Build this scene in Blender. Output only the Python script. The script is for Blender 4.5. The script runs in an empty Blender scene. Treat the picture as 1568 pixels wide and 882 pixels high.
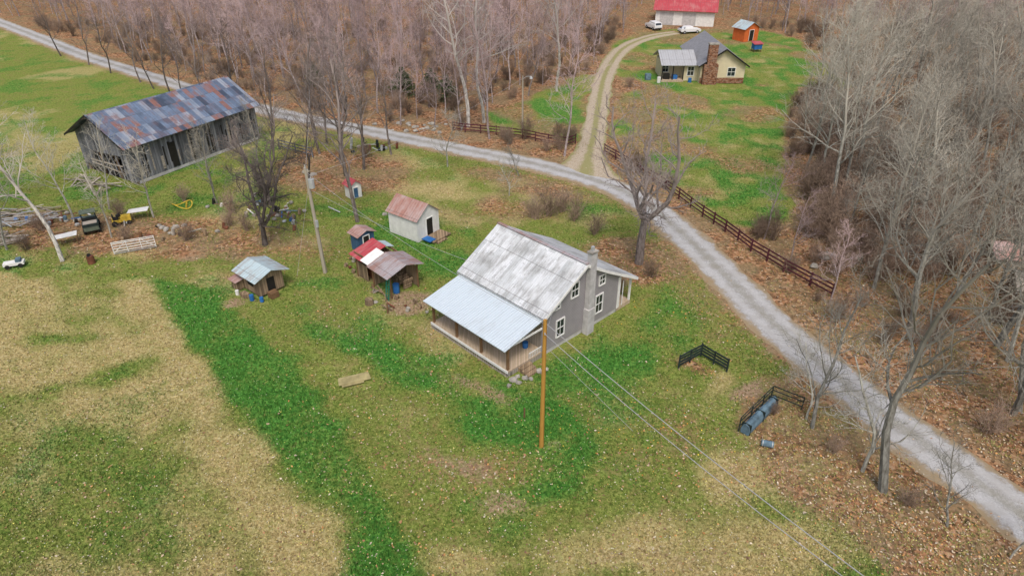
import bpy, math, random, numpy as np
from mathutils import Vector, Matrix, Quaternion
sc=bpy.context.scene
rnd=random.Random(7); rs=np.random.RandomState(11)
rad=math.radians
# ------------------------------------------------------------------ materials
class NT:
    def __init__(s,name,rough=.9,spec=.2,metal=0,diff=False):
        s.m=bpy.data.materials.new(name); s.m.use_nodes=True; s.nt=s.m.node_tree
        s.b=s.nt.nodes['Principled BSDF']; s.ci='Base Color'
        if diff:
            s.nt.nodes.remove(s.b); s.b=s.nt.nodes.new('ShaderNodeBsdfDiffuse'); s.nt.links.new(s.b.outputs[0],s.nt.nodes['Material Output'].inputs[0]); s.ci='Color'
        else:
            s.b.inputs['Roughness'].default_value=rough
            s.b.inputs['Specular IOR Level'].default_value=spec; s.b.inputs['Metallic'].default_value=metal
    def n(s,t,**k):
        n=s.nt.nodes.new(t)
        for a,v in k.items():
            if a.startswith('_'): setattr(n,a[1:],v)
            else: n.inputs[a].default_value=v
        return n
    def obj(s): return s.n('ShaderNodeTexCoord').outputs['Object']
    def scale(s,v,sc_): 
        n=s.n('ShaderNodeMapping'); s.nt.links.new(v,n.inputs[0]); n.inputs['Scale'].default_value=sc_; return n.outputs[0]
    def noise(s,v,scale,detail=3,rough=.6):
        n=s.n('ShaderNodeTexNoise'); s.nt.links.new(v,n.inputs['Vector']); n.inputs['Scale'].default_value=scale; n.inputs['Detail'].default_value=detail; n.inputs['Roughness'].default_value=rough; return n.outputs[0]
    def math(s,op,a,b=0,c=0):
        n=s.n('ShaderNodeMath'); n.operation=op
        for i,v in enumerate((a,b,c)):
            if isinstance(v,bpy.types.NodeSocket): s.nt.links.new(v,n.inputs[i])
            else: n.inputs[i].default_value=v
        return n.outputs[0]
    def step(s,v,a,b):
        n=s.n('ShaderNodeMapRange'); n.interpolation_type='SMOOTHSTEP'; s.nt.links.new(v,n.inputs[0]); n.inputs[1].default_value=a; n.inputs[2].default_value=b; return n.outputs[0]
    def mix(s,f,a,b,mode='MIX'):
        n=s.n('ShaderNodeMix'); n.data_type='RGBA'; n.blend_type=mode
        for i,v in ((0,f),(6,a),(7,b)):
            if isinstance(v,bpy.types.NodeSocket): s.nt.links.new(v,n.inputs[i])
            elif i==0: n.inputs[0].default_value=v
            else: n.inputs[i].default_value=(*v,1)
        return n.outputs[2]
    def ramp(s,f,stops):
        n=s.n('ShaderNodeValToRGB'); s.nt.links.new(f,n.inputs[0]); cr=n.color_ramp
        while len(cr.elements)<len(stops): cr.elements.new(.5)
        for e,(p,c) in zip(cr.elements,stops): e.position=p; e.color=(*c,1)
        return n.outputs[0]
    def sep(s,v):
        n=s.n('ShaderNodeSeparateXYZ'); s.nt.links.new(v,n.inputs[0]); return n.outputs
    def bump(s,h,st=.5,d=.05):
        n=s.n('ShaderNodeBump'); s.nt.links.new(h,n.inputs['Height']); n.inputs['Strength'].default_value=st; n.inputs['Distance'].default_value=d
        s.nt.links.new(n.outputs[0],s.b.inputs['Normal'])
    def col(s,c):
        if isinstance(c,bpy.types.NodeSocket): s.nt.links.new(c,s.b.inputs[s.ci])
        else: s.b.inputs[s.ci].default_value=(*c,1)
        return s.m
def paint(name,c,var=.25,rough=.7,metal=0,scale=2.):
    t=NT(name,rough,.3,metal); o=t.obj(); n=t.noise(o,scale,5); d=tuple(x*(1-var) for x in c); l=tuple(min(1,x*(1+var*.6)) for x in c)
    t.bump(t.noise(o,scale*8,2),.2,.01)
    return t.col(t.ramp(n,[(.3,d),(.7,l)]))
def wood(name,c,c2,board=.22,axis=0,rough=.9):
    t=NT(name,rough,.1); o=t.obj(); x=t.sep(o)
    h=t.math('ADD',x[0],x[1]) if axis==0 else x[2]
    u=t.math('DIVIDE',h,board); fl=t.math('FLOOR',u); fr=t.math('FRACT',u)
    wn=t.n('ShaderNodeTexWhiteNoise',_noise_dimensions='1D'); t.nt.links.new(fl,wn.inputs['W'])
    st=t.noise(t.scale(o,(6,6,.7) if axis==0 else (.7,.7,6)),1.5,4)
    f=t.math('ADD',t.math('MULTIPLY',wn.outputs[0],.5),t.math('MULTIPLY',st,.6))
    col=t.ramp(f,[(.2,c2),(.8,c)])
    gap=t.math('LESS_THAN',fr,.1)
    col=t.mix(t.math('MULTIPLY',gap,.75),col,tuple(q*.15 for q in c))
    t.bump(t.math('SUBTRACT',st,gap),.5,.02)
    return t.col(col)
def roofmetal(name,base,stain,amt=.5,rib=.3,rough=.45,panel=None,sheet=2.4,metal=.0,streak=1.):
    t=NT(name,rough,.4,metal); o=t.obj(); x=t.sep(o)
    fr=t.math('FRACT',t.math('DIVIDE',x[0],rib)); rb=t.math('LESS_THAN',fr,.14)
    st=t.noise(t.scale(o,(2.2,.5,.5)),1.3,6,.7); st2=t.noise(o,.55,4)
    f=t.step(t.math('ADD',t.math('MULTIPLY',st,.6),t.math('MULTIPLY',st2,.5)),.62-amt*.25,.78-amt*.15)
    col=base
    if panel:
        pn=t.n('ShaderNodeTexWhiteNoise',_noise_dimensions='2D')
        cx=t.n('ShaderNodeCombineXYZ'); t.nt.links.new(t.math('FLOOR',t.math('DIVIDE',x[0],.66)),cx.inputs[0]); t.nt.links.new(t.math('FLOOR',t.math('DIVIDE',x[1],sheet*.5)),cx.inputs[1]); t.nt.links.new(cx.outputs[0],pn.inputs['Vector'])
        col=t.ramp(t.math('ADD',t.math('MULTIPLY',pn.outputs[0],.6),t.math('MULTIPLY',st2,.4)),panel)
    col=t.mix(t.math('MULTIPLY',f,min(1,amt*1.2)),col,stain)
    sp=t.noise(o,2.6,5,.75); col=t.mix(t.math('MULTIPLY',t.step(sp,.56,.66),.35*streak),col,tuple(q*.6 for q in stain))
    pnl=t.math('LESS_THAN',t.math('FRACT',t.math('DIVIDE',x[0],rib*3)),.06)
    col=t.mix(t.math('MULTIPLY',rb,.22),col,(.05,.05,.055)); col=t.mix(t.math('MULTIPLY',pnl,.3),col,(.04,.04,.04))
    seam=t.math('LESS_THAN',t.math('FRACT',t.math('DIVIDE',x[1],sheet)),.02)
    col=t.mix(t.math('MULTIPLY',seam,.45),col,(.06,.05,.05))
    t.bump(rb,.6,.02)
    return t.col(col)
def brick(name):
    t=NT(name,.9,.1); o=t.obj(); v=t.n('ShaderNodeTexVoronoi'); t.nt.links.new(t.scale(o,(3,3,6)),v.inputs['Vector']); v.inputs['Scale'].default_value=1.3
    s=t.sep(v.outputs['Color'])
    return t.col(t.ramp(s[0],[(0,(.12,.05,.03)),(.4,(.24,.11,.065)),(.75,(.36,.22,.15)),(1,(.16,.13,.11))]))
def siding(name,c,p=.14):
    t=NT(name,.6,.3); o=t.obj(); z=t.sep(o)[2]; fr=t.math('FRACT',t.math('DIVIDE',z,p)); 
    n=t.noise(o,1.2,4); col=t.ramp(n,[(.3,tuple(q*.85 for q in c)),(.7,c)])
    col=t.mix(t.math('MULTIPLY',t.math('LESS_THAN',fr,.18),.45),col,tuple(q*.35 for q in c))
    t.bump(fr,.4,.02); return t.col(col)
def bark(name,dark,light,tip):
    t=NT(name,diff=True); o=t.obj(); oi=t.n('ShaderNodeObjectInfo'); r=oi.outputs['Random']
    n=t.noise(t.scale(o,(3,3,1)),2.,2); z=t.sep(o)[2]
    c=t.ramp(n,[(.3,dark),(.65,light)]); c=t.mix(t.step(z,4,11),c,tip)
    hs=t.n('ShaderNodeHueSaturation'); t.nt.links.new(c,hs.inputs['Color']); t.nt.links.new(t.math('ADD',t.math('MULTIPLY',r,.8),.6),hs.inputs['Value'])
    return t.col(hs.outputs[0])
def attrmat(name):
    t=NT(name,diff=True); a=t.n('ShaderNodeAttribute',_attribute_name='col'); return t.col(a.outputs['Color'])
M={}
M['roofA']=roofmetal('main_roof_metal',(.6,.62,.65),(.25,.25,.245),.6,.2,.5,panel=[(.2,(.52,.55,.57)),(.6,(.70,.73,.76)),(.9,(.58,.60,.61))],sheet=2.45)
M['roofP']=roofmetal('porch_roof_metal',(.58,.66,.72),(.42,.45,.47),.3,.23,.4,sheet=10,streak=.3)
M['roofR']=roofmetal('rusty_roof_metal',(.40,.38,.40),(.30,.17,.14),.8,.25,.6)
M['roofW']=roofmetal('rusty_red_roof_metal',(.44,.33,.31),(.36,.17,.13),.8,.3,.6)
M['roofG']=roofmetal('galvanized_roof_metal',(.46,.58,.62),(.30,.20,.15),.55,.3,.5)
M['roofB']=roofmetal('barn_roof_metal',(.1,.12,.16),(.17,.085,.07),.42,.33,.55,panel=[(.22,(.05,.07,.11)),(.36,(.16,.22,.32)),(.45,(.09,.125,.19)),(.53,(.13,.18,.27)),(.60,(.27,.12,.09)),(.68,(.17,.22,.30)),(.80,(.32,.36,.43)),(.87,(.24,.10,.08)),(.96,(.10,.14,.21))],sheet=3.0,streak=.8)
M['roofRed']=roofmetal('red_roof_metal',(.46,.06,.075),(.50,.25,.23),.5,.4,.5)
M['roofFar']=paint('shingle_roof',(.24,.245,.265),.2,.9); M['roofFar2']=roofmetal('gray_roof_metal',(.42,.43,.45),(.28,.26,.24),.4,.4,.5)
M['siding']=siding('gray_siding',(.36,.34,.36)); M['cream']=siding('cream_siding',(.74,.66,.46),.2); M['white']=paint('white_paint',(.8,.8,.78),.12); M['wall_w']=paint('white_wall_paint',(.76,.76,.74),.15)
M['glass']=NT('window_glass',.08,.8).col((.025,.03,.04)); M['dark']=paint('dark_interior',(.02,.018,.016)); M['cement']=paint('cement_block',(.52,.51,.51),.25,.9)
M['stone']=paint('field_stone',(.36,.34,.30),.45,.95,scale=1.2); M['brick']=brick('brick_and_stone')
M['barnwood']=wood('weathered_barn_wood',(.27,.28,.31),(.045,.045,.05),.3); M['shedwood']=wood('weathered_shed_wood',(.38,.28,.18),(.13,.095,.065),.2)
M['deck']=wood('porch_deck_wood',(.56,.45,.34),(.42,.33,.23),.16); M['tan']=wood('tan_wall_boards',(.40,.36,.31),(.30,.265,.23),.25); M['post']=paint('post_wood',(.20,.115,.06),.4)
M['pole']=wood('utility_pole_wood',(.52,.48,.40),(.33,.29,.23),.6); M['pole2']=wood('treated_pole_wood',(.60,.34,.08),(.40,.21,.05),.6)
M['fence']=paint('brown_fence_paint',(.09,.022,.035),.4); M['bfence']=paint('black_fence_paint',(.025,.04,.038),.5); M['blue']=paint('blue_paint',(.05,.12,.22),.4); M['bluepl']=paint('blue_plastic',(.03,.15,.42),.3,.5)
M['green']=paint('green_paint',(.02,.20,.13),.3); M['mil']=paint('dull_green_paint',(.12,.15,.11),.4); M['red']=paint('red_paint',(.42,.05,.04),.3); M['orange']=paint('orange_paint',(.66,.15,.04),.2); M['yellow']=paint('yellow_paint',(.6,.42,.05),.4)
M['gal']=paint('galvanized_steel',(.5,.52,.53),.3,.5,.3); M['rust']=paint('rusty_steel',(.18,.07,.04),.5); M['tarp']=paint('blue_gray_steel',(.13,.21,.27),.55,.7); M['wire']=paint('power_line_wire',(.40,.40,.41),.1,.5); M['rub']=paint('rubber',(.02,.02,.02),.2)
M['carw']=paint('white_car_paint',(.75,.76,.77),.05,.3); M['lumber']=wood('old_lumber',(.48,.43,.37),(.22,.19,.16),.2,1); M['ply']=paint('faded_plywood',(.36,.31,.15),.35,.95)
M['barkTop']=bark('bark_purple_gray',(.17,.13,.125),(.46,.40,.395),(.42,.32,.315))
M['barkR']=bark('bark_gray_lichen',(.15,.14,.115),(.38,.38,.34),(.36,.34,.285)); M['barkD']=bark('bark_dark',(.08,.065,.055),(.20,.175,.165),(.22,.185,.17)); M['barkW']=bark('bark_sycamore_white',(.25,.23,.21),(.66,.64,.60),(.45,.41,.38))
M['shrub']=bark('shrub_stems',(.17,.12,.09),(.33,.25,.19),(.3,.22,.17)); M['ever']=paint('evergreen_leaves',(.08,.11,.045),.5)
# ------------------------------------------------------------------ mesh building
class B:
    def __init__(s): s.v=[];s.f=[];s.mi=[];s.mats=[]
    def mat(s,m):
        m=M[m] if isinstance(m,str) else m
        if m not in s.mats: s.mats.append(m)
        return s.mats.index(m)
    def add(s,vs,fs,m):
        b=len(s.v); i=s.mat(m); s.v+=[tuple(v) for v in vs]; s.f+=[tuple(b+q for q in f) for f in fs]; s.mi+=[i]*len(fs); return s
    def box(s,x0,x1,y0,y1,z0,z1,m,M4=None):
        vs=[Vector((x,y,z)) for z in (z0,z1) for x,y in ((x0,y0),(x1,y0),(x1,y1),(x0,y1))]
        if M4: vs=[M4@v for v in vs]
        return s.add(vs,[(3,2,1,0),(4,5,6,7),(0,1,5,4),(1,2,6,5),(2,3,7,6),(3,0,4,7)],m)
    def beam(s,p,q,w,h,m):
        p,q=Vector(p),Vector(q); d=q-p; L=d.length; R=d.to_track_quat('X','Z').to_matrix().to_4x4()
        return s.box(0,L,-w/2,w/2,-h/2,h/2,m,Matrix.Translation(p)@R)
    def cyl(s,p,q,r0,r1,m,k=10,caps=True):
        p,q=Vector(p),Vector(q); d=(q-p).normalized(); a=d.orthogonal().normalized(); b=d.cross(a)
        vs=[c+(a*math.cos(2*math.pi*j/k)+b*math.sin(2*math.pi*j/k))*r for c,r in ((p,r0),(q,r1)) for j in range(k)]
        fs=[(j,(j+1)%k,k+(j+1)%k,k+j) for j in range(k)]
        if caps: fs+=[tuple(range(k))[::-1],tuple(range(k,2*k))]
        return s.add(vs,fs,m)
    def tube(s,P,r,m,k=6):
        for a,b in zip(P[:-1],P[1:]): s.cyl(a,b,r,r,m,k,False)
        return s
    def prism(s,prof,x0,x1,m):
        n=len(prof); vs=[(x,y,z) for x in (x0,x1) for y,z in prof]
        return s.add(vs,[(j,(j+1)%n,n+(j+1)%n,n+j) for j in range(n)]+[tuple(range(n))[::-1],tuple(range(n,2*n))],m)
    def slab(s,c,th,m):
        c=[Vector(q) for q in c]; nrm=(c[1]-c[0]).cross(c[3]-c[0]).normalized()
        if nrm.z<0: nrm=-nrm
        vs=c+[q-nrm*th for q in c]
        return s.add(vs,[(0,1,2,3),(7,6,5,4),(0,4,5,1),(1,5,6,2),(2,6,7,3),(3,7,4,0)],m)
    def rock(s,c,r,m,seed=0,flat=.6):
        R=random.Random(seed); vs=[];n=7
        for i in range(1,4):
            for j in range(n):
                a=2*math.pi*j/n; ph=math.pi*i/4; q=r*R.uniform(.75,1.2); vs.append((c[0]+q*math.sin(ph)*math.cos(a),c[1]+q*math.sin(ph)*math.sin(a),c[2]+q*flat*math.cos(ph)))
        vs+=[(c[0],c[1],c[2]+r*flat),(c[0],c[1],c[2]-r*flat)]
        fs=[(i*n+j,(i+1)*n+j,(i+1)*n+(j+1)%n,i*n+(j+1)%n) for i in range(2) for j in range(n)]+[(21,j,(j+1)%n) for j in range(n)]+[(22,14+(j+1)%n,14+j) for j in range(n)]
        return s.add(vs,fs,m)
    def obj(s,name,parent=None,loc=(0,0,0),rz=0):
        me=bpy.data.meshes.new(name); me.from_pydata(s.v,[],s.f)
        for m in s.mats: me.materials.append(m)
        me.polygons.foreach_set('material_index',s.mi); me.update()
        o=bpy.data.objects.new(name,me); sc.collection.objects.link(o); o.location=loc; o.rotation_euler=(0,0,rz)
        if parent: o.parent=parent
        return o
def group(name,loc=(0,0,0),rz=0):
    e=bpy.data.objects.new(name,None); sc.collection.objects.link(e); e.location=loc; e.rotation_euler=(0,0,rz); return e
def window(b,x,y,z,w,h,axis='x',sgn=1):
    def bx(u0,u1,z0,z1,d0,d1,m):
        d0,d1=sorted((d0*sgn,d1*sgn))
        if axis=='x': b.box(x+d0,x+d1,y+u0,y+u1,z+z0,z+z1,m)
        else: b.box(x+u0,x+u1,y+d0,y+d1,z+z0,z+z1,m)
    bx(-w/2,w/2,0,h,-.02,.02,'glass')
    t=.09
    bx(-w/2-t,-w/2,-t,h+t,-.02,.07,'white'); bx(w/2,w/2+t,-t,h+t,-.02,.07,'white')
    bx(-w/2,w/2,h,h+t,-.02,.072,'white'); bx(-w/2,w/2,-t,0,-.02,.09,'white'); bx(-w/2,w/2,h/2-.03,h/2+.03,.02,.05,'white'); bx(-.02,.02,0,h/2-.03,.02,.04,'white'); bx(-.02,.02,h/2+.03,h,.02,.04,'white')
# ------------------------------------------------------------------ noise / zones
def vnoise(x,y,s,seed):
    r=np.random.RandomState(seed); T=r.rand(256,256)
    X=x/s+1000; Y=y/s+1000; i=np.floor(X).astype(int); j=np.floor(Y).astype(int); fx=X-i; fy=Y-j; fx=fx*fx*(3-2*fx); fy=fy*fy*(3-2*fy)
    g=lambda a,b:T[a%256,b%256]
    return (g(i,j)*(1-fx)+g(i+1,j)*fx)*(1-fy)+(g(i,j+1)*(1-fx)+g(i+1,j+1)*fx)*fy
def fbm(x,y,s,seed,o=3): 
    a=0;w=0
    for k in range(o): a=a+vnoise(x*math.cos(k)-y*math.sin(k),y*math.cos(k)+x*math.sin(k),s/2**k,seed+k)/2**k; w+=1/2**k
    return a/w
def inpoly(x,y,P):
    ins=np.zeros(x.shape,bool); n=len(P)
    for i in range(n):
        x1,y1=P[i]; x2,y2=P[(i+1)%n]
        if y1==y2: continue
        c=((y1>y)!=(y2>y))&(x<(x2-x1)*(y-y1)/(y2-y1)+x1); ins^=c
    return ins
def ell(x,y,cx,cy,rx,ry,ang=0,soft=1.5):
    a=rad(ang); dx=x-cx;dy=y-cy; u=(dx*math.cos(a)+dy*math.sin(a))/rx; v=(-dx*math.sin(a)+dy*math.cos(a))/ry
    return np.clip((1-np.sqrt(u*u+v*v))*soft+.35,0,1)
road=[(-200,236),(-142.4,188.1),(-119.2,167.6),(-100.1,150.8),(-81.4,134.0),(-67.5,123.0),(-55.4,113.5),(-46.4,106.6),(-38.3,100.7),(-29.1,95.0),(-19.9,90.2),(-12.3,86.0),(-5.3,82.1),(1.3,78.5),(5.8,75.5),(10.7,71.4),(14.0,66.6),(16.0,61.1),(17.3,56.3),(18.8,50.3),(19.9,45.4),(21.4,40.3),(22.9,36.4),(24.4,32.6),(26.2,28.9),(27.8,25.4),(29.2,21.8),(32,14),(36,0),(42,-30)]
drive=[(8.3,73.5),(8.9,77),(9.6,81),(11.2,90.2),(13.6,105.8),(16.6,122.1),(22,140),(29,151),(36,156)]
def resample(P,step=.7):
    out=[];P=[Vector((*p,0)) for p in P]
    for i in range(len(P)-1):
        p0=P[max(i-1,0)];p1=P[i];p2=P[i+1];p3=P[min(i+2,len(P)-1)]; n=max(2,int((p2-p1).length/step))
        for k in range(n):
            t=k/n; out.append(.5*((2*p1)+(p2-p0)*t+(2*p0-5*p1+4*p2-p3)*t*t+(3*p1-p0-3*p2+p3)*t**3))
    out.append(P[-1]); return out
RP=resample(road); DP=resample(drive)
rx=np.array([p.x for p in RP]); ry=np.array([p.y for p in RP])
def distto(x,y,PP,step=3):
    d=np.full(x.shape,1e9)
    for p in PP[::step]: d=np.minimum(d,(x-p.x)**2+(y-p.y)**2)
    return np.sqrt(d)
def north(x,y): return y>np.interp(x,rx,ry)
LAWN=[(22.2,113),(24,125),(46,128),(46,112),(39,95),(35,84),(31,72),(27.5,61),(20.5,61),(16.4,74),(12.8,85),(16.0,106)]
STRIP=[(-3.5,90.5),(-4,98),(3,106),(12,120),(15,120),(12,104),(9.5,86)]
BACK=[(17,122),(24,112),(56,112),(60,150),(54,160),(28,160),(20,142)]
TANF=[(-90,52),(-31.6,50.9),(-24.3,41.7),(-19.4,35.7),(-15.7,31.9),(-11.6,26.6),(-8.4,22),(-6,15),(-6,-5),(-90,-5)]
BAND=[(-31.6,50.9),(-24.3,41.7),(-19.4,35.7),(-15.7,31.9),(-11.6,26.6),(-8.4,22),(-6.5,17),(-3.5,20),(-4.5,23),(-8.1,28.6),(-13.5,35.7),(-19.5,43.4),(-25,49)]
LEAF=[(17.7,37.5),(14.3,32.3),(15.6,26.6),(18.5,21.6),(21,10),(60,-5),(60,38)]
def zones(x,y):
    wx=x+(fbm(x,y,3,1)-.5)*3.2; wy=y+(fbm(x,y,3,5)-.5)*3.2
    nth=north(wx,wy); p=fbm(x,y,2.2,21,4); q=fbm(x,y,7,31,3); p2=fbm(x,y,1.2,41,2)
    lush=np.clip((p-.47)*5,0,1)*.6; tan=np.clip((q*.5+p*.5-.52)*8,0,1)*.7; dirt=np.zeros_like(x)
    lit=np.clip((p2*.5+q*.5-.53)*6,0,1)*.5
    t=inpoly(wx,wy,TANF); stripe=.5+.5*np.sin((x*.80+y*.60)*2.1+(q-.5)*4)
    low=np.clip((38-y)/10,0,1)*np.clip((-15-x)/8,0,1)
    tan=np.where(t,np.clip(.76+(p-.5)*1.3-(q-.58).clip(0)*4+(stripe-.5)*.3-low*.28,0,1),tan); lush=np.where(t,np.clip((p-.58)*3,0,.3)+low*np.clip((p-.45)*2,0,.25),lush); lit=np.where(t,lit*.25,lit)
    for e in (ell(wx,wy,-29.5,36.5,6,.8,28),ell(wx,wy,-24.5,29.5,7.5,2.6,-25)*.8,ell(wx,wy,-33,42,4,.7,15),ell(wx,wy,-20,24,4,2,-20)*.8,ell(wx,wy,-18,34,3,1.0,-50)*.6,ell(wx,wy,-36,33,5,1.3)*.8,ell(wx,wy,-29,25,5,2.5)*.7):
        e=e*t*np.clip(.3+1.3*p2,0,1); tan=tan*(1-e*.75); lush=np.maximum(lush,e*.5)
    b=inpoly(x+(wx-x)*.35,y+(wy-y)*.35,BAND); tan=np.where(b,tan*.2,tan); lush=np.where(b,.38+.6*p,lush); lit=np.where(b,lit*.5,lit)
    for e in (ell(wx,wy,-9,40.,12,2.4,-38),ell(wx,wy,1,32,6.5,3.2,-30),ell(wx,wy,-2.2,35.5,3.5,2.,-45),ell(wx,wy,7,38,6,3.2,30)*.8,ell(wx,wy,14,46,5,3,-60)*.8,ell(wx,wy,-16,50,4,1.5)*.7,ell(wx,wy,9,66,4,2)*.7,ell(wx,wy,1.5,27.5,4,1.2)*.8,ell(wx,wy,-11,58,6,5)*.7,ell(wx,wy,-6,53,5,3)*.7,ell(wx,wy,10,34,4,2)*.6):
        e=e*np.clip(.25+1.5*p2,0,1); lush=np.maximum(lush,e*np.clip(.42+p,0,1)); tan=tan*(1-e*.85); lit=lit*(1-e*.3)
    for e in (ell(wx,wy,-12,25.,3.5,2.6,-30)*.9,ell(wx,wy,9.5,23,9,3,0)*.9,ell(wx,wy,14.7,36.6,2.5,1,50)*.9,ell(wx,wy,-9,70,9,3.2,-20)*.8,ell(wx,wy,-2,23,3,1.4)*.7,ell(wx,wy,12.5,28,3,2,40)*.8,ell(wx,wy,-11,37,5,.7,-45)*.5,ell(wx,wy,-7,32,4,1,-45)*.4,ell(wx,wy,12,35,4,1.4,-20)*.4):
        tan=np.maximum(tan,e*np.clip(.4+1.1*p2,0,1)); lush=lush*(1-e*.9)
    for e in (ell(wx,wy,-3.2,29.2,2.8,1.2,-20)*.7,ell(wx,wy,-.3,26.5,2.4,1.2)*.7,ell(wx,wy,-22,47.0,1.6,.9)*.9,ell(wx,wy,-29,55,2,1.)*.8,ell(wx,wy,-8,46.5,2.6,1.5)*.8,ell(wx,wy,-12,52,2,1.6)*.7,ell(wx,wy,2.2,30.4,.8,.5)*.9,ell(wx,wy,-2.5,36.2,3,.6,-46)*.8,ell(wx,wy,16.5,36,2.6,.8,45)*1.,ell(wx,wy,7,23,5,1.)*.5,ell(wx,wy,-42,61,5,1.5)*.7,ell(wx,wy,-35,57,5,1)*.6):
        dirt=np.maximum(dirt,e); lush=lush*(1-e*.5)
    for e in (ell(wx,wy,10.5,54,6,5)*.9,ell(wx,wy,-21,76,12,8,-30)*.95,ell(wx,wy,-36,59,22,5.,-8)*.85,ell(wx,wy,2,72,12,3,-30)*.75,ell(wx,wy,16,47,3.5,10,15)*.5,ell(wx,wy,10,31,6,2.5,40)*.45,ell(wx,wy,13.6,38.3,1.4,1.)*.9,ell(wx,wy,-62,118,60,3,-40)*.9,ell(wx,wy,0,65,5,4)*.7,ell(wx,wy,-4,63,5,3)*.5,ell(wx,wy,-14,45,6,1.2,-45)*.5,ell(wx,wy,-5,37.5,4,.6,-46)*.6,ell(wx,wy,-7,43,3,1.5)*.4,ell(wx,wy,-3,29,6,2)*.45):
        lit=np.maximum(lit,e*np.clip(.4+p2,0,1)); lush=lush*(1-e*.8)
    l=inpoly(wx,wy,LEAF)&~nth; lit=np.where(l,np.clip(.3+.8*p,0,1),lit); lush=np.where(l,lush*.4,lush); tan=np.where(l,.5,tan)
    f=(~nth)&(wx<-28)&(wy>66); lush=np.where(f,np.clip((p-.42)*4,0,.55),lush); tan=np.where(f,np.clip((q-.45)*5,0,.6),tan); lit=np.where(f,lit*.5,lit)
    lawn=inpoly(wx,wy,LAWN)|inpoly(wx,wy,STRIP)|inpoly(wx,wy,BACK)
    nf=nth&~lawn; lit=np.where(nf,.62+.45*q,lit); lush=np.where(nf,0,lush); tan=np.where(nf,.35,tan); dirt=np.where(nf,0,dirt)
    nl=nth&lawn; lush=np.where(nl,np.clip((p-.38)*4,0,.65),lush); lit=np.where(nl,np.clip((q-.48)*5,0,.6),lit); tan=np.where(nl,np.clip((p2-.42)*4,0,.55),tan)
    dd=distto(x,y,RP,4); e=np.clip((3.1-dd)/.8,0,1); dirt=np.maximum(dirt,e*.8); lush=lush*(1-e)
    e2=np.clip((6-dd)/4,0,1)*np.clip((p-.35)*3,0,1)*.6; lit=np.maximum(lit,e2)
    return lush,tan,lit,dirt,dd
GX=np.arange(-165,165,.4); GY=np.arange(-5,250,.4); gxx,gyy=np.meshgrid(GX,GY)
ZG=list(zones(gxx,gyy))
def blur(A,n):
    for _ in range(n):
        P=np.pad(A,1,mode='edge'); A=(P[:-2,1:-1]+P[2:,1:-1]+P[1:-1,:-2]+P[1:-1,2:]+2*P[1:-1,1:-1])/6
    return A
for i,n in enumerate((2,3,3,2,0)): ZG[i]=blur(ZG[i],n)
def zs(x,y):
    u=np.clip((x+165)/.4,0,len(GX)-1.001); v=np.clip((y+5)/.4,0,len(GY)-1.001); i=u.astype(int); j=v.astype(int); fu=u-i; fv=v-j
    return [(A[j,i]*(1-fu)+A[j,i+1]*fu)*(1-fv)+(A[j+1,i]*(1-fu)+A[j+1,i+1]*fu)*fv for A in ZG]
def segs(*parts):
    out=[]
    for a,b,st in parts: out+=list(np.arange(a,b,st))
    return out
def outer(v,far):
    v=list(v); d=2.;x=v[-1]
    while x<far: d*=1.3;x+=d;v.append(x)
    d=2.;x=v[0];pre=[]
    while x>-far: d*=1.3;x-=d;pre.append(x)
    return np.array(pre[::-1]+v)
gx=outer(segs((-150,-50,1.3),(-50,50,.42),(50,150,1.3)),2500); gy=outer(segs((8,62,.36),(62,110,.8),(110,240,1.5)),2500)
X,Y=np.meshgrid(gx,gy); xf=X.ravel(); yf=Y.ravel()
lush,tan,lit,dirt,dd=zs(xf,yf); ddr=distto(xf,yf,DP,3); dd=distto(xf,yf,RP,4)
flat=np.clip((np.minimum(dd,ddr)-3)/4,0,1)
def hgt(x,y,flat=1): return ((fbm(x,y,6,77)-.5)*.16+(fbm(x,y,1.3,87,2)-.5)*.07)*flat
far=np.clip((yf-235)/260,0,1); z=hgt(xf,yf,flat)-.03+45*far*far*(3-2*far)
side=np.clip((np.abs(xf)-170)/300,0,1); z=z+30*side*side
nx=len(gx);ny=len(gy); ii=np.arange((nx-1)*(ny-1)); r_=ii//(nx-1); c_=ii%(nx-1); a=r_*nx+c_
faces=np.stack([a,a+1,a+nx+1,a+nx],1)
def fastmesh(name,co,faces,col=None,mat=None,attr='col'):
    me=bpy.data.meshes.new(name); me.vertices.add(len(co)); me.vertices.foreach_set('co',co.astype(np.float32).ravel())
    me.loops.add(faces.size); me.loops.foreach_set('vertex_index',faces.astype(np.int32).ravel()); me.polygons.add(len(faces)); me.polygons.foreach_set('loop_start',np.arange(0,faces.size,faces.shape[1],dtype=np.int32)); me.polygons.foreach_set('loop_total',np.full(len(faces),faces.shape[1],dtype=np.int32))
    me.update(calc_edges=True)
    if col is not None:
        a=me.attributes.new(attr,'FLOAT_COLOR','POINT'); a.data.foreach_set('color',col.astype(np.float32).ravel())
    if mat: me.materials.append(mat)
    o=bpy.data.objects.new(name,me); sc.collection.objects.link(o); return o
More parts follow.
